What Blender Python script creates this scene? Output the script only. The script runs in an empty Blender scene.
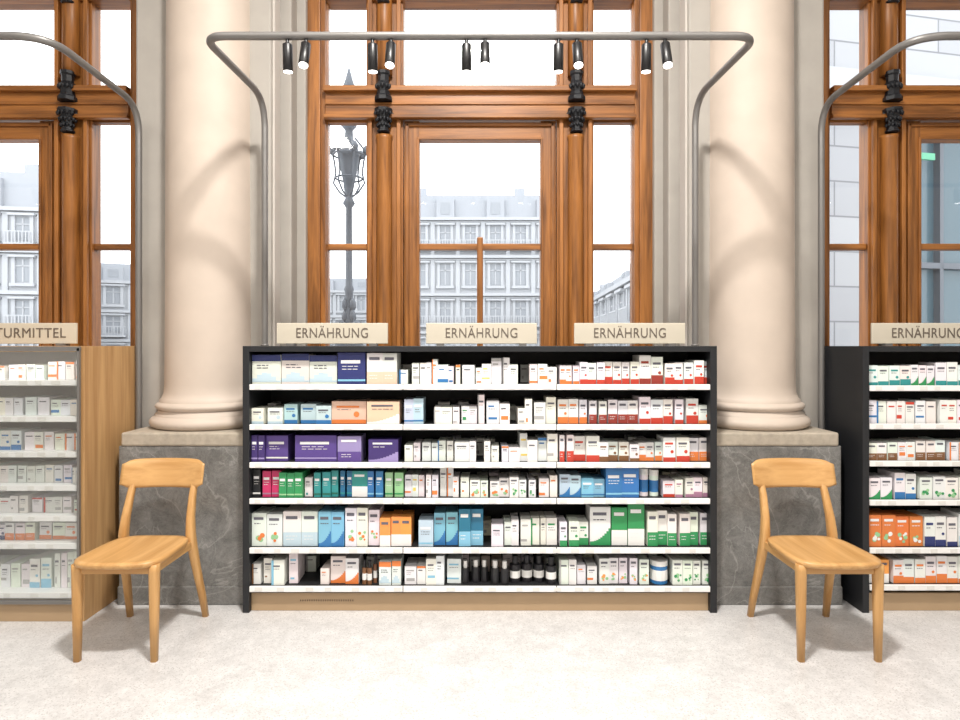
import bpy, bmesh, math, random
from mathutils import Vector, Matrix
random.seed(7)
S=bpy.context.scene
COL=S.collection
H=1.40; F=620.0

# ---------------------------------------------------------------- materials
def lin(c):
    return tuple(((v/255)/12.92 if v/255<=0.04045 else ((v/255+0.055)/1.055)**2.4) for v in c)+(1.0,)
def base(name):
    m=bpy.data.materials.new(name); m.use_nodes=True
    nt=m.node_tree; b=nt.nodes['Principled BSDF']
    return m,nt,b
def plain(name,c,rough=0.5,metal=0.0,noise=0.0,scale=8):
    m,nt,b=base(name)
    b.inputs['Roughness'].default_value=rough; b.inputs['Metallic'].default_value=metal
    col=lin(c)
    if noise>0:
        tc=nt.nodes.new('ShaderNodeTexCoord'); n=nt.nodes.new('ShaderNodeTexNoise'); n.inputs['Scale'].default_value=scale
        n.inputs['Detail'].default_value=6
        r=nt.nodes.new('ShaderNodeValToRGB')
        r.color_ramp.elements[0].position=0.3; r.color_ramp.elements[1].position=0.7
        r.color_ramp.elements[0].color=tuple(v*(1-noise) for v in col[:3])+(1,)
        r.color_ramp.elements[1].color=tuple(min(1,v*(1+noise)) for v in col[:3])+(1,)
        nt.links.new(tc.outputs['Object'],n.inputs['Vector']); nt.links.new(n.outputs['Fac'],r.inputs['Fac'])
        nt.links.new(r.outputs['Color'],b.inputs['Base Color'])
    else: b.inputs['Base Color'].default_value=col
    return m
def wood(name,c1,c2,axis='Z',rough=0.4,sc=14):
    m,nt,b=base(name); b.inputs['Roughness'].default_value=rough
    tc=nt.nodes.new('ShaderNodeTexCoord'); mp=nt.nodes.new('ShaderNodeMapping')
    s={'X':(0.06,1,1),'Y':(1,0.06,1),'Z':(1,1,0.06)}[axis]
    mp.inputs['Scale'].default_value=s
    n=nt.nodes.new('ShaderNodeTexNoise'); n.inputs['Scale'].default_value=sc*2.5; n.inputs['Detail'].default_value=8; n.inputs['Distortion'].default_value=0.6
    n2=nt.nodes.new('ShaderNodeTexNoise'); n2.inputs['Scale'].default_value=sc*10; n2.inputs['Detail'].default_value=3
    mix=nt.nodes.new('ShaderNodeMath'); mix.operation='MULTIPLY_ADD'; mix.inputs[1].default_value=0.3
    r=nt.nodes.new('ShaderNodeValToRGB'); r.color_ramp.elements[0].position=0.45; r.color_ramp.elements[1].position=0.82
    r.color_ramp.elements[0].color=lin(c1); r.color_ramp.elements[1].color=lin(c2)
    L=nt.links.new
    L(tc.outputs['Object'],mp.inputs['Vector']); L(mp.outputs['Vector'],n.inputs['Vector']); L(mp.outputs['Vector'],n2.inputs['Vector'])
    L(n2.outputs['Fac'],mix.inputs[0]); L(n.outputs['Fac'],mix.inputs[2]); L(mix.outputs[0],r.inputs['Fac']); L(r.outputs['Color'],b.inputs['Base Color'])
    bp=nt.nodes.new('ShaderNodeBump'); bp.inputs['Strength'].default_value=0.06; L(mix.outputs[0],bp.inputs['Height']); L(bp.outputs['Normal'],b.inputs['Normal'])
    return m
def marble(name,c1,c2,vein,rough=0.3):
    m,nt,b=base(name); b.inputs['Roughness'].default_value=rough; L=nt.links.new
    tc=nt.nodes.new('ShaderNodeTexCoord')
    n=nt.nodes.new('ShaderNodeTexNoise'); n.inputs['Scale'].default_value=9; n.inputs['Detail'].default_value=15; n.inputs['Roughness'].default_value=0.95; n.inputs['Distortion'].default_value=0.5
    r=nt.nodes.new('ShaderNodeValToRGB'); r.color_ramp.elements[0].position=0.40; r.color_ramp.elements[1].position=0.62
    r.color_ramp.elements[0].color=lin(c1); r.color_ramp.elements[1].color=lin(c2)
    L(tc.outputs['Object'],n.inputs['Vector']); L(n.outputs['Fac'],r.inputs['Fac'])
    prev=r.outputs['Color']
    for sc,wd,st in ((2.0,.010,.38),(4.5,.007,.25)):
        n2=nt.nodes.new('ShaderNodeTexNoise'); n2.inputs['Scale'].default_value=sc; n2.inputs['Detail'].default_value=9; n2.inputs['Distortion'].default_value=1.2
        r2=nt.nodes.new('ShaderNodeValToRGB'); e=r2.color_ramp.elements
        e[0].position=0.5-wd; e[0].color=(0,0,0,1); e[1].position=0.5+wd; e[1].color=(0,0,0,1)
        q=e.new(0.5); q.color=(st,st,st,1)
        mx=nt.nodes.new('ShaderNodeMixRGB'); mx.inputs['Color2'].default_value=lin(vein)
        L(tc.outputs['Object'],n2.inputs['Vector']); L(n2.outputs['Fac'],r2.inputs['Fac']); L(r2.outputs['Color'],mx.inputs['Fac'])
        L(prev,mx.inputs['Color1']); prev=mx.outputs['Color']
    L(prev,b.inputs['Base Color'])
    return m
def emis(name,c,s):
    m,nt,b=base(name); b.inputs['Base Color'].default_value=lin(c)
    b.inputs['Emission Color'].default_value=lin(c); b.inputs['Emission Strength'].default_value=s
    return m
def glassm(name,refl=0.05,tint=(1,1,1,1)):
    m=bpy.data.materials.new(name); m.use_nodes=True; nt=m.node_tree; nt.nodes.clear()
    o=nt.nodes.new('ShaderNodeOutputMaterial'); t=nt.nodes.new('ShaderNodeBsdfTransparent'); g=nt.nodes.new('ShaderNodeBsdfGlossy')
    g.inputs['Roughness'].default_value=0.03; t.inputs['Color'].default_value=tint
    mx=nt.nodes.new('ShaderNodeMixShader'); mx.inputs['Fac'].default_value=refl
    nt.links.new(t.outputs[0],mx.inputs[1]); nt.links.new(g.outputs[0],mx.inputs[2]); nt.links.new(mx.outputs[0],o.inputs['Surface'])
    return m

M_plaster=plain('plaster_wall',(192,186,179),0.8,noise=0.03)
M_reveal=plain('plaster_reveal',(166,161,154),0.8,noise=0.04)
M_column=plain('column_stone',(197,183,170),0.6,noise=0.05,scale=5)
M_cap=plain('pedestal_cap_stone',(172,162,147),0.6,noise=0.14,scale=30)
M_marble=marble('grey_marble',(88,88,87),(146,145,142),(180,179,175))
M_winwood=wood('window_oak',(104,62,24),(170,110,52),'Z',0.42,10)
M_winwoodH=wood('window_oak_horizontal',(104,62,24),(170,110,52),'X',0.42,10)
M_chair=wood('chair_oak',(182,136,80),(206,162,106),'Y',0.38,9)
M_chairZ=wood('chair_oak_upright',(182,136,80),(206,162,106),'Z',0.38,9)
M_chairX=wood('chair_oak_cross',(182,136,80),(206,162,106),'X',0.38,9)
M_case=wood('cabinet_oak',(164,124,80),(194,156,108),'Z',0.5,8)
M_black=plain('anthracite_panel',(27,29,33),0.5)
M_blackin=plain('anthracite_interior',(26,27,30),0.6)
M_iron=plain('cast_iron_black',(14,17,24),0.55,0.0)
M_metal=plain('brushed_metal',(128,126,124),0.45,0.5)
M_white=plain('white_shelf_rail',(235,235,234),0.4)
M_kick=plain('tan_plinth',(174,148,116),0.5,noise=0.03)
M_sign=plain('sign_beige',(205,197,180),0.5)
M_text=plain('sign_lettering',(108,98,88),0.6)
M_lamp=plain('lamp_black',(18,18,20),0.4)
M_glow=emis('lamp_lens',(255,250,242),8)
M_glass=glassm('window_glass',0.04)
M_cglass=glassm('cabinet_glass',0.12,(0.98,0.99,0.99,1))
M_cabin=plain('cabinet_interior_white',(230,231,230),0.5)
M_ceil=plain('ceiling_plaster',(225,222,217),0.9)
M_fac=plain('facade_stone',(170,173,177),0.9,noise=0.05,scale=1)  # outdoor haze is put into the pale wall, trim, pane and roof colours
M_fac2=plain('facade_trim',(180,183,187),0.9)
M_fwin=plain('facade_window_pane',(150,155,161),0.5)
M_roof=plain('facade_roof',(164,168,174),0.8)
M_street=plain('street_paving',(160,160,160),0.9,noise=0.1,scale=2)
M_slamp=plain('street_lamp_iron',(94,100,108),0.6)
M_teal=plain('shopfront_glass',(76,98,108),0.15)
M_exit=plain('exit_reflection_green',(90,170,135),0.5)  # colour of the reflected sign in the shopfront glass

def floor_mat():
    m,nt,b=base('floor_terrazzo'); L=nt.links.new; b.inputs['Roughness'].default_value=0.33
    tc=nt.nodes.new('ShaderNodeTexCoord')
    n=nt.nodes.new('ShaderNodeTexNoise'); n.inputs['Scale'].default_value=7; n.inputs['Detail'].default_value=15; n.inputs['Roughness'].default_value=0.95
    r=nt.nodes.new('ShaderNodeValToRGB'); r.color_ramp.elements[0].position=0.38; r.color_ramp.elements[1].position=0.60
    r.color_ramp.elements[0].color=lin((176,175,175)); r.color_ramp.elements[1].color=lin((222,221,221))
    v=nt.nodes.new('ShaderNodeTexVoronoi'); v.inputs['Scale'].default_value=95
    r3=nt.nodes.new('ShaderNodeValToRGB')
    r3.color_ramp.elements[0].position=0.18; r3.color_ramp.elements[0].color=(0.52,0.51,0.50,1); r3.color_ramp.elements[1].position=0.36; r3.color_ramp.elements[1].color=(1,1,1,1)
    mm=nt.nodes.new('ShaderNodeMixRGB'); mm.blend_type='MULTIPLY'
    nz=nt.nodes.new('ShaderNodeTexNoise'); nz.inputs['Scale'].default_value=14
    mth=nt.nodes.new('ShaderNodeMath'); mth.operation='MULTIPLY'; mth.inputs[1].default_value=1.1
    mp=nt.nodes.new('ShaderNodeMapping'); mp.inputs['Location'].default_value=(0.3,0.9,0)
    br=nt.nodes.new('ShaderNodeTexBrick'); br.offset=0.5; br.inputs['Scale'].default_value=1.0
    br.inputs['Brick Width'].default_value=3.0; br.inputs['Row Height'].default_value=3.0; br.inputs['Mortar Size'].default_value=0.002
    br.inputs['Color1'].default_value=(1,1,1,1); br.inputs['Color2'].default_value=(0.99,0.988,0.985,1); br.inputs['Mortar'].default_value=(0.92,0.915,0.91,1)
    m2=nt.nodes.new('ShaderNodeMixRGB'); m2.blend_type='MULTIPLY'; m2.inputs['Fac'].default_value=1
    for t in (n,v,mp,nz): L(tc.outputs['Object'],t.inputs['Vector'])
    L(mp.outputs['Vector'],br.inputs['Vector']); L(nz.outputs['Fac'],mth.inputs[0]); L(mth.outputs[0],mm.inputs['Fac'])
    L(n.outputs['Fac'],r.inputs['Fac']); L(v.outputs['Distance'],r3.inputs['Fac'])
    L(r.outputs['Color'],mm.inputs['Color1']); L(r3.outputs['Color'],mm.inputs['Color2'])
    L(mm.outputs['Color'],m2.inputs['Color1']); L(br.outputs['Color'],m2.inputs['Color2']); L(m2.outputs['Color'],b.inputs['Base Color'])
    return m
M_floor=floor_mat()
def block_mat():
    m,nt,b=base('rusticated_stone'); L=nt.links.new; b.inputs['Roughness'].default_value=0.9
    tc=nt.nodes.new('ShaderNodeTexCoord'); mp=nt.nodes.new('ShaderNodeMapping'); mp.inputs['Rotation'].default_value=(math.radians(90),0,0)
    br=nt.nodes.new('ShaderNodeTexBrick'); br.inputs['Scale'].default_value=1.0; br.inputs['Brick Width'].default_value=1.1; br.inputs['Row Height'].default_value=0.46; br.inputs['Mortar Size'].default_value=0.012
    br.inputs['Color1'].default_value=lin((170,172,175)); br.inputs['Color2'].default_value=lin((160,162,166)); br.inputs['Mortar'].default_value=lin((126,128,132))
    L(tc.outputs['Object'],mp.inputs['Vector']); L(mp.outputs['Vector'],br.inputs['Vector']); L(br.outputs['Color'],b.inputs['Base Color'])
    return m
M_block=block_mat()

# ---------------------------------------------------------------- geometry helpers
def link(o,parent=None):
    COL.objects.link(o)
    if parent: o.parent=parent
    return o
def empty(name,loc=(0,0,0),rotz=0):
    e=bpy.data.objects.new(name,None); e.location=loc; e.rotation_euler=(0,0,rotz); e.empty_display_size=0.1
    COL.objects.link(e); return e
def boxes(name,lst,mat,parent=None,bevel=0.0,loc=(0,0,0)):
    vs=[];fs=[]
    for (x0,x1,y0,y1,z0,z1) in lst:
        k=len(vs)
        vs+=[(x0,y0,z0),(x1,y0,z0),(x1,y1,z0),(x0,y1,z0),(x0,y0,z1),(x1,y0,z1),(x1,y1,z1),(x0,y1,z1)]
        fs+=[(k,k+3,k+2,k+1),(k+4,k+5,k+6,k+7),(k,k+1,k+5,k+4),(k+1,k+2,k+6,k+5),(k+2,k+3,k+7,k+6),(k+3,k,k+4,k+7)]
    me=bpy.data.meshes.new(name); me.from_pydata(vs,[],fs); me.materials.append(mat); me.update()
    o=bpy.data.objects.new(name,me); o.location=loc; link(o,parent)
    if bevel>0:
        bv=o.modifiers.new('bevel','BEVEL'); bv.width=bevel; bv.segments=2; bv.limit_method='ANGLE'
    return o
def lathe(name,prof,mat,loc=(0,0,0),parent=None,seg=48,smooth=True,rot=None):
    vs=[];fs=[]
    n=len(prof)
    for (r,z) in prof:
        for i in range(seg):
            a=2*math.pi*i/seg; vs.append((r*math.cos(a),r*math.sin(a),z))
    for j in range(n-1):
        for i in range(seg):
            i2=(i+1)%seg
            fs.append((j*seg+i,j*seg+i2,(j+1)*seg+i2,(j+1)*seg+i))
    fs.append(tuple(range(seg-1,-1,-1))); fs.append(tuple((n-1)*seg+i for i in range(seg)))
    me=bpy.data.meshes.new(name); me.from_pydata(vs,[],fs); me.materials.append(mat)
    if smooth:
        for p in me.polygons: p.use_smooth=len(p.vertices)==4
    me.update()
    o=bpy.data.objects.new(name,me); o.location=loc
    if rot: o.rotation_euler=rot
    return link(o,parent)
def smooth_path(pts,rad,seg=8):
    P=[Vector(p) for p in pts]; out=[P[0]]
    for i in range(1,len(P)-1):
        a,b,c=P[i-1],P[i],P[i+1]
        d1=(a-b).normalized(); d2=(c-b).normalized(); r=min(rad[i-1] if isinstance(rad,(list,tuple)) else rad,(a-b).length*.49,(c-b).length*.49)
        s=b+d1*r; e=b+d2*r
        for k in range(seg+1):
            t=k/seg; out.append((1-t)**2*s+2*t*(1-t)*b+t*t*e)
    out.append(P[-1]); return out
def tube(name,pts,r,mat,parent=None):
    cu=bpy.data.curves.new(name,'CURVE'); cu.dimensions='3D'; sp=cu.splines.new('POLY'); sp.points.add(len(pts)-1)
    for i,p in enumerate(pts): sp.points[i].co=(p[0],p[1],p[2],1)
    cu.bevel_depth=r; cu.bevel_resolution=4; cu.use_fill_caps=True; cu.materials.append(mat)
    o=bpy.data.objects.new(name,cu); return link(o,parent)
def loft(name,secs,mat,parent=None,n=16,p=4.0):
    vs=[];fs=[]
    for c,hx,hy in secs:
        for i in range(n):
            a=2*math.pi*(i+.5)/n; ca,sa=math.cos(a),math.sin(a)
            k=(abs(ca)**p+abs(sa)**p)**(-1/p)
            vs.append((c[0]+hx*k*ca,c[1]+hy*k*sa,c[2]))
    for j in range(len(secs)-1):
        for i in range(n):
            i2=(i+1)%n; fs.append((j*n+i,j*n+i2,(j+1)*n+i2,(j+1)*n+i))
    fs.append(tuple(range(n-1,-1,-1))); fs.append(tuple((len(secs)-1)*n+i for i in range(n)))
    me=bpy.data.meshes.new(name); me.from_pydata(vs,[],fs); me.materials.append(mat)
    for q in me.polygons: q.use_smooth=len(q.vertices)==4
    bm=bmesh.new(); bm.from_mesh(me); bmesh.ops.recalc_face_normals(bm,faces=bm.faces); bm.to_mesh(me); bm.free()
    o=bpy.data.objects.new(name,me); return link(o,parent)

# ---------------------------------------------------------------- room shell
BAY=3.27; PX=1.635; CXC=1.602
XR=4.98; YB=-4.0; ZC=4.7
boxes('floor',[(-XR-.1,XR+.1,YB-.1,4.2,-0.12,0)],M_floor)
boxes('ceiling',[(-XR-.1,XR+.1,YB-.1,4.2,ZC,ZC+.12)],M_ceil)
boxes('wall_west',[(-XR-.1,-XR,YB,4.2,0,ZC)],M_plaster)
boxes('wall_east',[(XR,XR+.1,YB,4.2,0,ZC)],M_plaster)
boxes('wall_south',[(-XR-.1,XR+.1,YB-.1,YB,0,ZC)],M_plaster)
L=[]
for c in (-PX,PX): L.append((c-.40,c+.40,3.665,4.18,0,ZC))
for s in (-1,1):
    a,b=sorted((s*(PX+BAY-.40),s*XR)); L.append((a,b,3.665,4.18,0,ZC))
for cx in (-BAY,0,BAY): L.append((cx-1.235,cx+1.235,3.75,4.18,4.45,ZC))
boxes('wall_north',L,M_reveal,bevel=0.012)
L=[];L2=[]
for cx in (-BAY,0,BAY):
    for s in (-1,1):
        a,b=sorted((cx+s*1.165,cx+s*1.25)); L.append((a,b,3.83,4.15,0,4.45))
        a,b=sorted((cx+s*1.11,cx+s*1.2)); L.append((a,b,3.95,4.15,0,4.45))
        a,b=sorted((cx+s*1.222,cx+s*1.238)); L2.append((a,b,3.69,3.80,0,4.45))
boxes('trim_1',L,M_reveal,bevel=0.01)
boxes('trim_2',L2,M_plaster,bevel=0.006)

def torus_prof(r,z0,z1,bul,n=8):
    return [(r+bul*math.sin(math.pi*i/n)**.7 if 0<i<n else r,z0+(z1-z0)*i/n) for i in range(n+1)]
for cx in (-CXC,CXC):
    e=empty('column',(cx,3.7,0))
    prof=[(.30,.931)]+torus_prof(.303,.932,1.0,.028)+[(.30,1.003),(.30,1.012),(.288,1.016),(.284,1.03)]+torus_prof(.279,1.034,1.078,.022)+[(.278,1.08),(.278,1.09),(.268,1.10),(.256,1.13),(.252,1.18),(.249,1.6),(.246,2.6),(.24,4.3),(.25,4.33),(.28,4.36),(.28,4.42),(.34,4.5),(.34,4.69)]
    lathe('shaft',prof,M_column,(0,0,0),e,64)
    boxes('pedestal_body',[(-.354,.354,-.345,-.045,.0,.86)],M_marble,e,.006)
    boxes('pedestal_foot',[(-.358,.358,-.352,-.05,.0,.10)],M_marble,e,.006)
    boxes('pedestal_cap',[(-.338,.338,-.352,-.05,.858,.932)],M_cap,e,.010)

# ---------------------------------------------------------------- windows
def capital(parent,x,z0,h):
    k=h/.165
    prof=[(.034,0),(.042,.006),(.042,.014),(.034,.02),(.034,.05),(.040,.1),(.048,.13),(.058,.145),(.060,.165)]
    lathe('iron_capital',[(r,z*k) for r,z in prof],M_iron,(x,3.985,z0),parent,8,False,(0,0,math.pi/8))
    for i in range(7):
        a=math.pi+math.pi*i/6
        for zz,rr,sz in ((.05,.038,.010),(.09,.045,.011),(.132,.055,.011)):
            aa=a+(.26 if zz==.09 else 0)
            lathe('iron_leaf',[(0.001,-sz*1.6),(sz*.8,-sz*.6),(sz,sz*.3),(sz*.5,sz),(0.001,sz*1.1)],M_iron,(x+rr*math.cos(aa),3.985+rr*math.sin(aa),z0+zz*k),parent,8)
def bracket(parent,x,z0,h):
    prof=[(.058,0),(.058,.025),(.048,.035),(.040,.06),(.046,.085),(.052,.10),(.045,.115),(.036,.13),(.036,.17),(.044,.18),(.044,.2)]
    lathe('iron_bracket',[(r,z*h/.2) for r,z in prof],M_iron,(x,3.985,z0),parent,8,False,(0,0,math.pi/8))
    for i in range(7):
        a=math.pi+math.pi*i/6
        lathe('iron_bead',[(0.001,-.02),(.010,-.01),(.012,.006),(.001,.018)],M_iron,(x+.047*math.cos(a),3.985+.047*math.sin(a),z0+.095*h/.2),parent,8)
for wi,cx in enumerate((0,-BAY,BAY)):
    e=empty('window_%d'%(wi+1),(cx,0,0))
    V=[];Hh=[]
    for s in (-1,1):
        def A(a,b,y0,y1,z0,z1,T=V):
            a,b=sorted((s*a,s*b)); T.append((a,b,y0,y1,z0,z1))
        A(1.001,1.118,4.02,4.14,0,4.45); A(1.03,1.118,3.99,4.03,0,4.45)
        A(.996,1.008,4.05,4.12,0,4.45)
        A(.50,.741,4.04,4.14,0,4.45)
        A(.70,.728,4.01,4.05,0,4.45); A(.513,.54,4.01,4.05,0,4.45)
        A(.395,.495,4.045,4.12,0,2.87); A(.462,.486,4.03,4.05,0,2.85); A(.395,.412,4.035,4.05,.8,2.75)
        A(.741,.997,4.06,4.11,2.03,2.07,Hh)
        A(.741,.997,4.05,4.12,0,.72,Hh)
        A(.741,.997,4.05,4.11,2.86,2.89,Hh)
    A=None
    Hh+=[(-1.0,1.0,4.0,4.14,2.885,3.05),(-1.005,1.005,3.965,4.02,3.035,3.07),(-1.005,1.005,3.975,4.02,2.865,2.89),(-1.0,1.0,3.99,4.05,2.955,2.97),
         (-1.0,1.0,4.01,4.14,3.64,3.76),(-1.0,1.0,4.02,4.14,4.35,4.45),
         (-.40,.40,4.045,4.12,2.745,2.86),(-.48,.48,4.03,4.05,2.83,2.85),(-.41,.41,4.035,4.05,2.745,2.762),
         (-.40,.40,4.055,4.11,2.03,2.07),(-.40,.40,4.05,4.12,0,.8)]
    boxes('frame_uprights',V,M_winwood,e,.004)
    boxes('frame_rails',Hh,M_winwoodH,e,.004)
    boxes('centre_bar',[(-.02,.02,4.03,4.11,.8,2.11)],M_winwood,e,.008)
    for s in (-1,1):
        lathe('half_column_lower',[(.055,0),(.055,.9),(.058,.93),(.052,.96),(.05,2.74),(.056,2.76)],M_winwood,(s*.62,4.02,0),e,24)
        lathe('half_column_upper',[(.052,3.15),(.05,3.58),(.05,4.3)],M_winwood,(s*.62,4.02,0),e,24)
        capital(e,s*.62,2.77,.15)
        bracket(e,s*.62,2.972,.19)
        capital(e,s*.62,3.60,.165)
    boxes('glass_panes',[(-.995,.995,4.085,4.09,.5,4.35)],M_glass,e)

# ---------------------------------------------------------------- shelving units
def shelf_unit(name,x0,x1,yf,yb,tops,mside,min_,mrail,mkick,side=.035,top=1.40,kick=.095,yk=.03):
    e=empty(name,((x0+x1)/2,yf,0)); w=(x1-x0)/2; D=yb-yf
    boxes('side_panels',[(-w,-w+side,0,D,0,top),(w-side,w,0,D,0,top)],mside,e,.002)
    boxes('top_panel',[(-w+side,w-side,0,D,top-.03,top)],mside,e,.002)
    boxes('back_panel',[(-w+side,w-side,D-.02,D,0,top-.03)],min_,e)
    boxes('plinth',[(-w+side,w-side,yk,D-.02,0,kick)],mkick,e,.002)
    b=[];r=[];t=[]
    n=3; seg=(2*w-2*side)/n
    for z in tops:
        b.append((-w+side,w-side,.012,D-.02,z-.02,z))
        for i in range(n):
            a=-w+side+i*seg
            r.append((a+.002,a+seg-.002,-.004,.010,z-.026,z+.003))
    boxes('shelf_boards',b,min_,e)
    boxes('price_rails',r,mrail,e,.002)
    rr=random.Random(3)
    for z in tops:
        x=-w+side+.03
        while x<w-side-.06:
            wd=rr.uniform(.03,.045)
            t.append((x,x+wd,-.0055,-.003,z-.021,z-.001)); x+=wd+rr.uniform(.03,.12)
    boxes('price_tags',t,plain(name+'_tag',(222,221,217),.5),e)
    return e
ctops=[1.196,.986,.787,.598,.339,.137]
shelf_unit('display_shelf',-1.245,1.243,3.25,3.62,ctops,M_black,M_blackin,M_white,M_kick)
rtops=[1.190,.990,.795,.590,.339,.145]
shelf_unit('display_shelf',2.006,4.50,3.25,3.64,rtops,M_black,M_blackin,M_white,M_kick)
boxes('plinth_vent',[(-.95+i*.012,-.945+i*.012,.0285,.032,.050,.059) for i in range(24)],plain('vent_slot',(110,92,72),.7),bpy.data.objects['display_shelf'])
ltops=[1.225,1.04,.86,.69,.535,.395,.145]
YL=3.15
cab=shelf_unit('glass_cabinet',-4.50,-2.01,YL,3.64,ltops,M_case,M_cabin,M_white,M_kick,side=.03,yk=.0)
w=(4.50-2.01)/2
boxes('door_glass',[(-w+.03,-.01,-.016,-.010,.11,1.38),(.01,w-.03,-.016,-.010,.11,1.38)],M_cglass,cab)
boxes('door_frame',[(-w+.02,w-.012,-.02,-.006,1.375,1.398),(-w+.02,w-.012,-.02,-.006,.095,.112),(w-.026,w-.014,-.02,-.006,.1,1.39),(-.012,.012,-.02,-.006,.1,1.39)],M_metal,cab)
ld=bpy.data.lights.new('cabinet_led','AREA'); ld.shape='RECTANGLE'; ld.size=2.3; ld.size_y=.02; ld.energy=3; ld.color=(1,.97,.93)
lo=bpy.data.objects.new('cabinet_led',ld); lo.location=(0,.012,1.365); lo.rotation_euler=(math.radians(8),0,0); link(lo,cab)

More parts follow.
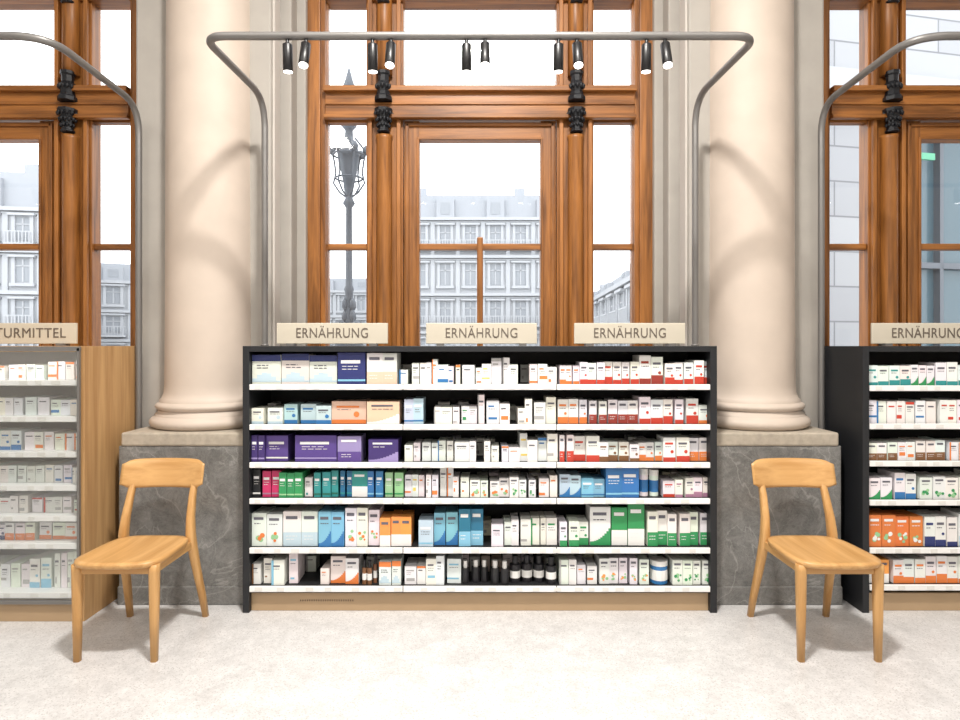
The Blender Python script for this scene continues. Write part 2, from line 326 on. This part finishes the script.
# ---------------------------------------------------------------- medicine boxes
PAL=dict(w=(236,236,234),w2=(222,222,220),o=(226,128,66),r=(196,66,50),dr=(150,58,48),b=(52,118,178),lb=(132,190,218),nv=(46,56,110),
 pu=(92,70,140),dp=(66,50,110),lp=(156,142,194),pe=(232,192,170),pk=(196,54,108),g=(52,148,90),lg=(150,200,150),te=(52,148,148),
 tb=(40,112,148),bk=(34,34,38),y=(236,204,96),gy=(170,170,170),br=(130,92,62),ig=(190,212,224),dg=(36,98,78),ob=(240,160,84),cr=(226,218,202),mg=(170,124,150))
LC={k:lin(v) for k,v in PAL.items()}
class Stock:
    def __init__(s,name): s.n=name; s.v=[]; s.f=[]; s.c=[]
    def quad(s,p,c):
        k=len(s.v); s.v+=p; s.f.append((k,k+1,k+2,k+3)); s.c.append(c)
    def box(s,x0,x1,y0,y1,z0,z1,c,rot=0):
        cx,cy=(x0+x1)/2,(y0+y1)/2; cr,sr=math.cos(rot),math.sin(rot)
        def T(x,y,z): dx,dy=x-cx,y-cy; return (cx+dx*cr-dy*sr,cy+dx*sr+dy*cr,z)
        k=len(s.v)
        s.v+=[T(*p) for p in [(x0,y0,z0),(x1,y0,z0),(x1,y1,z0),(x0,y1,z0),(x0,y0,z1),(x1,y0,z1),(x1,y1,z1),(x0,y1,z1)]]
        for q in [(0,3,2,1),(4,5,6,7),(0,1,5,4),(1,2,6,5),(2,3,7,6),(3,0,4,7)]:
            s.f.append(tuple(k+i for i in q)); s.c.append(c)
        w=x1-x0;h=z1-z0
        def dec(u0,u1,v0,v1,c,lift=.0008):
            s.quad([T(x0+u*w,y0-lift,z0+v*h) for u,v in ((u0,v0),(u1,v0),(u1,v1),(u0,v1))],c)
        def disc(u,v,r,c,lift=.0012):
            k=len(s.v); n=12
            s.v.extend([T(x0+u*w+r*math.cos(2*math.pi*i/n),y0-lift,z0+v*h+r*math.sin(2*math.pi*i/n)) for i in range(n)])
            s.f.append(tuple(range(k,k+n))); s.c.append(c)
        return dec,disc
    def cyl(s,x,y,r,z0,z1,c,n=12):
        k=len(s.v)
        for z in (z0,z1):
            s.v+=[(x+r*math.cos(2*math.pi*i/n),y+r*math.sin(2*math.pi*i/n),z) for i in range(n)]
        for i in range(n):
            j=(i+1)%n; s.f.append((k+i,k+j,k+n+j,k+n+i)); s.c.append(c)
        s.f.append(tuple(k+n+i for i in range(n))); s.c.append(c)
        s.f.append(tuple(k+n-1-i for i in range(n))); s.c.append(c)
    def package(s,x0,x1,yf,z,h,b,a,pat,depth=.14):
        R=random
        B=LC[b];A=LC[a]; h*=R.uniform(.97,1.03); w=x1-x0
        B=tuple(min(1,v*R.uniform(.9,1.04)) for v in B[:3])+(1,)
        if pat in('bot','jar'):
            r=w/2*.9; cx=(x0+x1)/2
            if pat=='bot':
                s.cyl(cx,yf+r,r,z,z+h*.68,B); s.cyl(cx,yf+r,r*1.02,z+h*.18,z+h*.45,A); s.cyl(cx,yf+r,r*.55,z+h*.68,z+h,LC['bk'] if a!='bk' else LC['w'])
            else:
                s.cyl(cx,yf+r,r,z,z+h*.78,B); s.cyl(cx,yf+r,r*1.02,z+h*.15,z+h*.6,A); s.cyl(cx,yf+r,r*1.04,z+h*.78,z+h,LC['w'])
            return
        dec,disc=s.box(x0+.0012,x1-.0012,yf,yf+depth,z,z+h,B,R.uniform(-.04,.04) if w<.1 else 0)
        dark=(.12,.12,.15,1) if sum(B[:3])>1.2 else (.8,.8,.8,1)
        def lines(v,n,u0=.16,u1=.84,th=.03,c=dark):
            for i in range(n):
                vv=v-i*.09
                u=u0; ue=R.uniform(max(u0+.2,u1-.3),u1)
                while u<ue:
                    l=R.uniform(.08,.22) if w>.03 else .6
                    dec(u,min(u+l,ue),vv-th,vv,c,.0016); u+=l+.04
        if pat=='t':
            k=R.random()
            dec(.14,R.uniform(.6,.86),.74,.80,dark if k<.6 else A,.0016)
            lines(.66,R.choice((0,1,2)),th=.02)
            k=R.random()
            if k<.45:
                v=R.uniform(.08,.3); dec(.0 if R.random()<.4 else .15,R.choice((.4,.6,.85,1)),v,v+R.uniform(.06,.2),A)
            elif k<.6: dec(0,.18,0,1,A)
            elif k<.7: dec(0,1,.88,1,A)
        elif pat=='bb':
            dec(0,1,0,R.uniform(.16,.34),A); dec(.14,.8,.72,.80,A if R.random()<.5 else dark,.0016); lines(.64,1,th=.025)
            if R.random()<.6: disc(.72,.42,min(w,h)*.13,A)
        elif pat=='tb':
            dec(0,1,.78,1,A); lines(.66,2)
            for i in range(6): dec(i/6,(i+1)/6,.08,.2+.2*math.sin(i*.7),LC['ig'])
        elif pat=='f':
            dec(.12,.82,.66,.76,(.8,.8,.82,1),.0016); lines(.58,2,th=.02); dec(.0,1,.10,.16,A)
        elif pat=='sp':
            dec(0,1,0,.40,A); dec(.15,.8,.78,.87,dark,.0016); lines(.30,2,th=.02,c=(.8,.8,.8,1))
        elif pat=='sw':
            n=10
            for i in range(n):
                u=i/n; dec(u,u+1/n,0,.1+.42*u*u,A)
            dec(.14,.8,.78,.86,dark,.0016); lines(.68,1,th=.025)
        elif pat=='fl':
            dec(.14,.8,.80,.88,dark,.0016); lines(.7,1,th=.025)
            for i in range(6): disc(R.uniform(.25,.8),R.uniform(.15,.42),min(w,h)*R.uniform(.08,.17),A if i%2 else LC['lg'],.001+.0002*i)
    def done(s):
        me=bpy.data.meshes.new(s.n); me.from_pydata(s.v,[],s.f)
        at=me.color_attributes.new('Col','FLOAT_COLOR','CORNER')
        for p,c in zip(me.polygons,s.c):
            for l in p.loop_indices: at.data[l].color=c
        m,nt,b=base(s.n+'_card'); b.inputs['Roughness'].default_value=.4
        a=nt.nodes.new('ShaderNodeAttribute'); a.attribute_name='Col'; nt.links.new(a.outputs['Color'],b.inputs['Base Color'])
        me.materials.append(m); me.update()
        return link(bpy.data.objects.new(s.n,me))
def X(px,d=3.28): return (px-480.5)*d/F
def fill(st,row_z,segs,yf=3.272):
    for (p0,p1,n,h,b,a,pat) in segs:
        x0,x1=X(p0),X(p1)
        w=(x1-x0)/n; hh=h*.0053
        jitter=0.22 if w<.1 and pat=='t' else .05
        cuts=[0]+[i+random.uniform(-jitter,jitter) for i in range(1,n)]+[n]
        cnt=0;gh=hh;gy=0
        for i in range(n):
            if cnt<=0: cnt=random.choice((1,1,2,2,3)); gh=hh*(random.uniform(.72,1.15) if pat=='t' else random.uniform(.9,1.05)); gy=random.uniform(0,.035)
            cnt-=1
            if n>=3 and pat=='t' and random.random()<.06: continue
            gap=.0 if random.random()<.75 else w*.2
            aa=a
            if pat=='t' and random.random()<.5: aa=random.choice(('o','gy','b','y','gy','gy','r','g'))
            st.package(x0+cuts[i]*w,x0+cuts[i+1]*w-gap,yf+gy+random.uniform(0,.004),row_z+.0008,gh,b,aa,pat)
ROWS=[
 [(252,281,1,29,'w2','nv','tb'),(281,309,1,30,'w2','nv','tb'),(309,337,1,29,'w2','nv','tb'),(338,366,1,31,'nv','lb','f'),(367,398,2,31,'w2','pe','sp'),(399,408,1,20,'w','gy','t'),
  (412,438,4,24,'w','b','t'),(438,492,6,18,'w','o','t'),(492,530,4,24,'w','gy','t'),(530,560,3,22,'w','o','t'),(560,580,3,21,'w','o','bb'),(580,640,7,23,'w','r','bb'),(640,664,2,27,'w','dr','bb'),(666,713,5,23,'w','r','bb')],
 [(252,283,2,17,'w','ig','bb'),(283,331,3,19,'ig','b','bb'),(331,366,1,24,'pe','o','bb'),(367,400,1,24,'pe','w','sw'),(404,424,2,25,'ig','b','f'),(426,478,6,16,'w','gy','t'),
  (478,500,2,25,'w','gy','t'),(500,535,4,22,'w','o','t'),(535,557,2,27,'w','gy','t'),(559,590,3,25,'w','o','bb'),(590,640,5,25,'w','dr','sp'),(640,700,5,26,'w','r','bb'),(700,713,1,18,'w','o','bb')],
 [(252,265,2,26,'dp','lp','f'),(265,293,1,26,'pu','w','f'),(295,337,1,27,'pu','lp','f'),(338,368,1,24,'lp','pu','sp'),(369,399,1,23,'dp','lp','sw'),(405,455,6,21,'w','gy','t'),(455,470,1,26,'w','b','t'),(470,492,3,20,'w','o','t'),
  (492,520,3,17,'w','o','t'),(520,558,4,25,'w','b','t'),(560,574,2,25,'w','r','sp'),(574,600,2,25,'w','r','bb'),(600,640,4,19,'w','br','bb'),(640,664,3,20,'w','o','bb'),(664,690,2,24,'w','r','bb'),(690,713,2,24,'w','o','sp')],
 [(252,262,1,26,'bk','w','f'),(262,280,2,26,'pk','mg','f'),(280,304,3,26,'g','lg','f'),(304,314,1,20,'w','te','t'),(314,340,3,27,'te','dg','f'),(340,352,2,27,'tb','te','f'),(352,368,1,28,'te','w','sp'),(368,384,2,27,'b','lb','f'),(385,404,2,25,'lg','g','f'),
  (405,440,5,20,'w','o','t'),(440,470,4,26,'w','o','t'),(470,510,4,17,'w','o','fl'),(510,538,3,19,'w','g','fl'),(540,558,2,25,'w','o','t'),(560,582,2,21,'ig','b','sw'),(582,606,2,19,'lb','b','f'),(606,640,2,29,'b','lb','f'),(641,662,2,26,'w','b','jar'),(664,676,1,18,'w','r','bb'),(676,713,4,20,'w','mg','bb')],
 [(252,283,2,31,'w','o','fl'),(283,318,2,35,'w','ig','sp'),(319,345,2,37,'lb','b','sw'),(346,380,3,37,'w','o','fl'),(380,412,3,30,'ob','w','sp'),(419,434,1,29,'ig','lb','f'),(434,458,2,35,'lb','b','sw'),(459,484,2,40,'tb','lb','sp'),
  (484,512,3,21,'w','g','t'),(512,558,5,24,'w','g','t'),(560,590,3,24,'w','g','bb'),(591,612,1,38,'w','g','sw'),(613,646,2,40,'g','w','sp'),(648,713,6,34,'w','g','sp')],
 [(252,272,2,23,'w','br','t'),(272,300,2,27,'w','lb','t'),(300,330,3,21,'w','o','t'),(330,362,2,27,'w','o','sw'),(362,378,3,26,'br','w','bot'),(380,404,2,23,'w','o','tb'),(405,426,2,18,'w','gy','t'),(426,462,3,27,'w','lb','t'),(462,510,5,23,'bk','bk','bot'),(510,558,4,26,'bk','w','bot'),
  (560,598,4,24,'w','o','t'),(600,650,5,26,'w','ob','fl'),(652,671,1,25,'b','w','jar'),(673,713,4,24,'w','g','fl')],
]
st=Stock('medicine_boxes')
for z,r in zip(ctops,ROWS): fill(st,z,r)
for z in ctops:
    x=-1.19
    while x<1.15:
        w=random.uniform(.035,.07); b=random.choice(('w','w2','w','cr'))
        if random.random()<.8: st.package(x,min(x+w,1.19),3.47,z+.0008,random.uniform(.07,.10),b,'gy','t',.1)
        x+=w+.004
st.done()
def rand_rows(st,tops,p0,p1,pals,yf,dpx,hs):
    for ri,z in enumerate(tops):
        p=p0
        while p<p1-6:
            b,a,pat,wd,n=random.choice(pals[ri%len(pals)]); h=random.uniform(*hs[ri])
            n2=random.randint(2,n); e=min(p+wd*n2,p1)
            x0=(p-480.5)*dpx/F; x1=(e-480.5)*dpx/F; w=(x1-x0)/n2; gy=random.uniform(0,.015)
            for i in range(n2): st.package(x0+i*w,x0+(i+1)*w-.001,yf+gy,z+.0008,h,b,a,pat)
            p=e+random.choice((0,0,1,3))
st=Stock('medicine_boxes')
pals=[[('w','g','sp',9,5),('w','te','bb',11,4),('w','g','sw',8,6),('w','dr','bb',9,4)],
 [('w','te','bb',10,5),('w','dg','sp',9,5),('w','b','t',10,4),('w','r','t',9,3)],
 [('w','o','t',9,4),('cr','br','t',9,5),('w','br','sp',10,3)],
 [('w','g','fl',13,4),('w','g','sw',12,4),('w','b','bb',11,3)],
 [('o','w','fl',14,2),('w','lb','bb',10,3),('ob','y','sp',12,2),('w','nv','bb',11,3)],
 [('w','o','bb',11,5),('ob','w','sp',11,4),('w','ob','fl',12,4)]]
rand_rows(st,rtops,868,1326,pals,3.272,3.28,[(.10,.125),(.10,.13),(.09,.12),(.11,.14),(.12,.19),(.12,.15)])
st.done()
st=Stock('medicine_boxes')
lp=[[('w','gy','t',10,6),('w','o','t',9,4)],[('w','gy','t',9,5),('w','r','t',12,4),('w','b','t',10,4)],[('w','gy','t',10,5),('w','b','bb',11,3),('w','o','t',10,3)],
 [('w','o','bb',11,5),('w','gy','t',9,4),('w','b','t',9,3)],[('w','r','t',11,4),('w','gy','t',9,4)],[('w','o','bb',13,4),('w','nv','bb',11,3),('w','o','sp',10,5)],[('w','gy','t',10,5),('w','lb','bb',11,3)]]
rand_rows(st,ltops,-304,82,lp,3.21,3.18,[(.07,.10),(.07,.1),(.08,.11),(.07,.1),(.06,.09),(.07,.09),(.12,.19)])
st.done()

# ---------------------------------------------------------------- signs
def sign(x,text,tw=.40):
    e=empty('shelf_sign',(x,3.47,1.4005))
    boxes('panel',[(-.31,.31,-.008,.008,.012,.128)],M_sign,e,.003)
    boxes('foot',[(-.25,-.21,-.03,.03,0,.014),(.21,.25,-.03,.03,0,.014)],M_metal,e)
    cu=bpy.data.curves.new('lettering','FONT'); cu.body=text; cu.size=.078; cu.align_x='CENTER'; cu.align_y='CENTER'; cu.extrude=.001; cu.space_character=1.08
    cu.materials.append(M_text)
    o=bpy.data.objects.new('lettering',cu); o.location=(0,-.0095,.07); o.rotation_euler=(math.radians(90),0,0); link(o,e)
    bpy.context.view_layer.update()
    if o.dimensions.x>0: o.scale=(tw/o.dimensions.x,1,1)
for px in (333,482,630): sign((px-480.5)*3.47/F,'ERN\u00c4HRUNG')
sign(-2.255-.31,'NATURMITTEL',.50); sign(2.19+.31,'ERN\u00c4HRUNG'); sign(2.19+.31+.83,'ERN\u00c4HRUNG'); sign(-2.565-.83,'NATURMITTEL',.5)

# ---------------------------------------------------------------- lamp rails
SPOT=8
def rail(x0,x1,yp,zb0,zb1,heads,rad=(.17,.11,.11,.17)):
    e=empty('spotlight_rail',((x0+x1)/2,yp,0)); cx=(x0+x1)/2
    yf=2.79-yp; zt=2.795; fx=.035
    pts=[(x0-cx,0,zb0),(x0-cx,0,zt),(x0-cx-fx,yf,zt),(x1-cx+fx,yf,zt),(x1-cx,0,zt),(x1-cx,0,zb1)]
    tube('rail_tube',smooth_path(pts,list(rad),12),.018,M_metal,e)
    for x,z in ((x0-cx,zb0),(x1-cx,zb1)): lathe('base_flange',[(.022,0),(.022,.006),(.019,.01)],M_metal,(x,0,z),e,20)
    for (px,tilt) in heads:
        hx=(px-480.5)*2.79/F
        h=empty('spot_head',(hx-cx,yf,zt-.02)); h.parent=e
        lathe('stem',[(.008,-.03),(.008,.01)],M_lamp,(0,0,0),h,12)
        rx,ry=tilt
        b=empty('head_pivot',(0,0,-.016)); b.parent=h; b.rotation_euler=(rx,ry,0)
        lathe('body',[(.018,0),(.022,-.004),(.022,-.120),(.021,-.121)][::-1],M_lamp,(0,0,0),b,24)
        lathe('lens',[(.0195,-.1235),(.0195,-.1215)],M_glow,(0,0,0),b,24)
        ld=bpy.data.lights.new('spot_beam','SPOT'); ld.energy=SPOT; ld.color=(1,.93,.84); ld.spot_size=math.radians(75); ld.spot_blend=.9; ld.shadow_soft_size=.03
        lo=bpy.data.objects.new('spot_beam',ld); lo.location=(0,0,-.135); link(lo,b)
T1=(math.radians(4),0); T2=(math.radians(-20),0)
hd=[]
for p in (288,373,467,559,647): hd.append((p,T1)); hd.append((p+18.5,T2))
rail(-1.215,1.215,3.50,1.401,1.401,hd)
rail(-4.53,-1.984,3.605,.0,.0,[(-560,T1),(-380,T2),(-240,T1),(-100,T2)],(.17,.11,.16,.17))
rail(1.984,4.53,3.605,.0,.0,[(1010,T1),(1150,T1),(1290,T2),(1400,T1)],(.17,.16,.11,.17))

# ---------------------------------------------------------------- chairs
def chair(cx):
    e=empty('wooden_chair',(cx,0,0))
    yF=2.755
    n=64; rings=10; vs=[];fs=[]
    yc=2.915; hy=.205
    def outline(a):
        ca,sa=math.cos(a),math.sin(a); p=4.5
        k=(abs(ca)**p+abs(sa)**p)**(-1/p); u,v=ca*k,sa*k
        hw=.203-.02*(v+1)/2
        return u*hw, v*hy-(1-abs(u)**2)*.012*(1 if v<0 else 0)*(-v)
    zs=.452
    vs.append((0,yc,zs-.010))
    for j in range(1,rings+1):
        t=j/rings
        for i in range(n):
            x,y=outline(2*math.pi*i/n); vs.append((x*t,yc+y*t,zs-.010*(1-t**2.2) - (.004 if j==rings else 0)))
    last=1+(rings-1)*n
    for i in range(n): fs.append((0,1+i,1+(i+1)%n))
    for j in range(rings-1):
        for i in range(n):
            a=1+j*n+i;b=1+j*n+(i+1)%n; fs.append((a,a+n,b+n,b))
    for (sc,dz) in ((1.008,-.012),(1.0,-.022),(.975,-.028)):
        k=len(vs)
        for i in range(n):
            x,y=outline(2*math.pi*i/n); vs.append((x*sc,yc+y*sc,zs+dz))
        for i in range(n):
            fs.append((last+i,k+i,k+(i+1)%n,last+(i+1)%n))
        last=k
    fs.append(tuple(last+i for i in range(n))[::-1])
    me=bpy.data.meshes.new('seat'); me.from_pydata(vs,[],fs); me.materials.append(M_chair)
    for q in me.polygons: q.use_smooth=len(q.vertices)<=4
    bm=bmesh.new(); bm.from_mesh(me); bmesh.ops.recalc_face_normals(bm,faces=bm.faces); bm.to_mesh(me); bm.free()
    link(bpy.data.objects.new('seat',me),e)
    for i,s in enumerate((-1,1)):
        loft('leg_%d'%(i+1),[((s*.171,yF,0),.014,.014),((s*.171,yF,.2),.018,.018),((s*.171,yF,.40),.021,.021),((s*.171,yF,.432),.021,.021)],M_chairZ,e)
    for i,s in enumerate((-1,1)):
        ctrl=[(0,.196,3.215,.014,.015),(.12,.190,3.187,.016,.018),(.28,.180,3.142,.018,.022),(.40,.172,3.115,.020,.026),(.46,.168,3.108,.020,.026),(.54,.163,3.118,.018,.022),(.64,.158,3.150,.016,.018),(.72,.156,3.184,.015,.014),(.79,.155,3.212,.013,.010)]
        loft('leg_%d'%(i+3),[((s*x,y,z),a,b) for z,x,y,a,b in ctrl],M_chairZ,e)
    nu,nv=28,10; vs=[];fs=[]; z0,z1=.676,.818
    for side in (0,1):
        for iu in range(nu+1):
            u=-1+2*iu/nu
            k=(1-abs(u)**9)**(1/3) if abs(u)<1 else .0
            k=max(k,.70)
            for iv in range(nv+1):
                v=-1+2*iv/nv; z=(z0+z1)/2+v*k*(z1-z0)/2
                edge=max(abs(v),abs(u))**10
                th=.010*(1-.65*edge)
                y=3.205+ (z-.74)*.25 -.05*u*u + (th if side else -th)
                vs.append((u*.210,y,z))
    N=(nu+1)*(nv+1)
    def id(s,a,b): return s*N+a*(nv+1)+b
    for s in (0,1):
        for a in range(nu):
            for b in range(nv): fs.append((id(s,a,b),id(s,a+1,b),id(s,a+1,b+1),id(s,a,b+1)))
    for a in range(nu):
        fs.append((id(0,a,0),id(1,a,0),id(1,a+1,0),id(0,a+1,0))); fs.append((id(0,a,nv),id(0,a+1,nv),id(1,a+1,nv),id(1,a,nv)))
    for b in range(nv):
        fs.append((id(0,0,b),id(0,0,b+1),id(1,0,b+1),id(1,0,b))); fs.append((id(0,nu,b),id(1,nu,b),id(1,nu,b+1),id(0,nu,b+1)))
    me=bpy.data.meshes.new('backrest'); me.from_pydata(vs,[],fs); me.materials.append(M_chairX)
    bm=bmesh.new(); bm.from_mesh(me); bmesh.ops.recalc_face_normals(bm,faces=bm.faces); bm.to_mesh(me); bm.free()
    for q in me.polygons: q.use_smooth=True
    link(bpy.data.objects.new('backrest',me),e)
    boxes('apron_front',[(-.155,.155,2.747,2.765,.388,.426)],M_chairX,e,.003)
    boxes('apron_back',[(-.155,.155,3.09,3.11,.388,.426)],M_chairX,e,.003)
    boxes('apron_sides',[(-.180,-.162,2.77,3.10,.388,.426),(.162,.180,2.77,3.10,.388,.426)],M_chair,e,.003)
chair(-1.618); chair(1.597)

# ---------------------------------------------------------------- outside world
boxes('ground_street',[(-80,80,4.2,120,-.25,-.12)],M_street)
def facade(name,p0,p1,h,floors,bays,mat,thick=3,roof=1.5,z0=-.12,winfrac=.42):
    p0=Vector(p0);p1=Vector(p1); d=p1-p0; Lx=d.length; ang=math.atan2(d.y,d.x)
    e=empty(name,(p0.x,p0.y,z0),ang)
    boxes('wall_mass',[(0,Lx,0,thick,0,h)],mat,e)
    fh=h/floors; bw=Lx/bays; W=[];T=[]
    for f in range(floors):
        T.append((-.05,Lx+.05,-.3,0.02,(f+1)*fh-.2,(f+1)*fh)); T.append((-.05,Lx+.05,-.12,0.02,(f+1)*fh-.34,(f+1)*fh-.26))
        for b in range(bays):
            xc=(b+.5)*bw; ww=bw*winfrac/2; za=f*fh+fh*.22; zb=f*fh+fh*.76
            W.append((xc-ww,xc+ww,-.02,.02,za,zb))
            T+= [(xc-ww-.18,xc-ww,-.12,.02,za-.1,zb+.1),(xc+ww,xc+ww+.18,-.12,.02,za-.1,zb+.1),(xc-ww-.3,xc+ww+.3,-.28,.02,zb+.1,zb+.22),(xc-ww-.25,xc+ww+.25,-.2,.02,za-.25,za-.08)]
            T+= [(xc-.04,xc+.04,-.06,.02,za,zb),(xc-ww,xc+ww,-.06,.02,za+(zb-za)*.68,za+(zb-za)*.68+.07)]
            if f%2==1:  # balcony balusters
                T+=[(xc-ww-.35,xc+ww+.35,-.5,.0,za-.3,za-.2),(xc-ww-.35,xc+ww+.35,-.5,-.45,za+.38,za+.44)]
                k=xc-ww-.33
                while k<xc+ww+.33: T.append((k,k+.05,-.5,-.46,za-.2,za+.38)); k+=.17
        for b in range(bays+1): T.append((b*bw-.14,b*bw+.14,-.1,.02,f*fh,(f+1)*fh-.3))
    boxes('window_panes',W,M_fwin,e); boxes('trim_stone',T,M_fac2,e)
    if roof:
        T=[(0,Lx,.3,thick,h,h+roof)]; D=[]
        for b in range(bays): 
            if b%2==0: T.append(((b+.5)*bw-.6,(b+.5)*bw+.6,.0,1.5,h,h+roof*.8)); D.append(((b+.5)*bw-.3,(b+.5)*bw+.3,-.03,0,h+.25,h+roof*.65))
            if b%4==1: T.append(((b+.5)*bw-.35,(b+.5)*bw+.35,.8,1.4,h+roof,h+roof+.6))
        boxes('roof',T,M_roof,e); boxes('dormer_panes',D,M_fwin,e)
    return e
facade('building_facade',(-6.6,42),(7,42),10.2,4,8,M_fac,roof=1.6)
facade('building_facade',(-16,50),(-6.0,50),6.0,3,7,M_fac,roof=1)
facade('building_facade',(7.2,44),(6.0,21),4.3,2,9,M_fac,roof=.6)
facade('building_facade',(-34,32),(-22.2,34),9.0,4,7,M_fac,roof=2)
facade('building_facade',(-26,42),(-15,47),6.0,3,6,M_fac,roof=1.2)
e=empty('stone_building',(4.1,8.0,-.12),math.radians(12))
boxes('stone_wall',[(0,1.45,0,2,0,9)],M_block,e)
boxes('stone_wall_upper',[(1.45,7,.0,2,5.0,9)],M_block,e)
boxes('cornice',[(-.1,7,-.25,.1,4.75,5.0),(-.1,7,-.15,.1,5.0,5.1),(-.1,7,-.4,.1,8.6,8.9)],M_fac2,e)
boxes('shopfront_panes',[(1.45,7,.25,.3,0,4.75)],M_teal,e)
boxes('shopfront_mullions',[(1.5+i*.9,1.56+i*.9,.15,.3,0,4.75) for i in range(6)]+[(1.45,7,.15,.3,2.6,2.68)],M_slamp,e)
boxes('exit_sign_reflection',[(2.0,2.26,.1,.14,4.09,4.18)],M_exit,e)  # green slab stands in for a sign's reflection in the glass
def street_lamp():
    e=empty('street_lamp',(-1.69,8.0,-.12))
    lathe('post',[(.26,0),(.26,.5),(.2,.55),(.18,.9),(.22,.95),(.22,1.0),(.13,1.1),(.12,1.45),(.18,1.5),(.19,1.6),(.11,1.66),(.07,1.8),(.05,2.2),(.065,2.25),(.045,2.3),(.04,3.3),(.08,3.36),(.05,3.42),(.05,3.5),(.10,3.75),(.13,3.95),(.14,4.0),(.12,4.05),(.06,4.1),(.05,4.3),(.1,4.36),(.04,4.44),(.03,4.75),(.08,4.86),(.05,4.95),(.01,5.1)],M_slamp,(0,0,0),e,20)
    for i in range(6):
        a=2*math.pi*i/6; c,s=math.cos(a),math.sin(a)
        tube('scroll_arm',[(c*r,s*r,z) for r,z in ((.05,3.45),(.12,3.5),(.20,3.62),(.17,3.75),(.19,3.9),(.22,4.02),(.16,4.1),(.08,4.2))],.012,M_slamp,e)
        lathe('lamp_cup',[(.0,-.05),(.04,-.03),(.05,.02),(.02,.07)],M_slamp,(c*.22,s*.22,4.03),e,10)
    for r,z in ((.20,3.98),(.17,3.68)):
        tube('crown_ring',[(math.cos(t*math.pi/10)*r,math.sin(t*math.pi/10)*r,z) for t in range(21)],.012,M_slamp,e)
    for i in range(4):
        a=2*math.pi*(i+.5)/4; c,s=math.cos(a),math.sin(a)
        lathe('base_ornament',[(0,-.12),(.06,-.05),(.07,.05),(.03,.12)],M_slamp,(c*.17,s*.17,1.3),e,10)
        lathe('base_ornament',[(0,-.12),(.05,-.05),(.06,.05),(.03,.12)],M_slamp,(c*.17,s*.17,1.72),e,10)
        for zz in (1.9,2.05): lathe('post_leaf',[(0,-.08),(.035,-.03),(.03,.04),(0,.09)],M_slamp,(c*.07,s*.07,zz),e,8)
street_lamp()

# ---------------------------------------------------------------- light
W=bpy.data.worlds.new('overcast_sky'); S.world=W; W.use_nodes=True
bg=W.node_tree.nodes['Background']; bg.inputs['Color'].default_value=(.95,.975,1,1); bg.inputs['Strength'].default_value=3.2
def area(name,loc,size,power,col,rot=(0,0,0)):
    ld=bpy.data.lights.new(name,'AREA'); ld.shape='RECTANGLE'; ld.size=size[0]; ld.size_y=size[1]; ld.energy=power; ld.color=col
    o=bpy.data.objects.new(name,ld); o.location=loc; o.rotation_euler=rot; COL.objects.link(o)
WC=(1,.96,.905)
area('ceiling_light',(0,1.3,ZC-.03),(.45,.3),260,WC)
for x in (-2.8,2.8):
    area('ceiling_light',(x,.7,ZC-.03),(1.0,.5),30,WC)
for x in (-2.6,0,2.6):
    area('ceiling_light',(x,-1.8,ZC-.03),(1.0,.5),62,WC)

cam=bpy.data.cameras.new('camera'); co=bpy.data.objects.new('camera',cam); COL.objects.link(co)
co.location=(0,0,H); co.rotation_euler=(math.radians(90),0,0); cam.sensor_width=36; cam.lens=36*F/960; cam.shift_y=-14/960
cam.clip_start=.05; cam.clip_end=300
S.camera=co
S.view_settings.view_transform='Standard'; S.view_settings.look='None'; S.view_settings.exposure=0.0
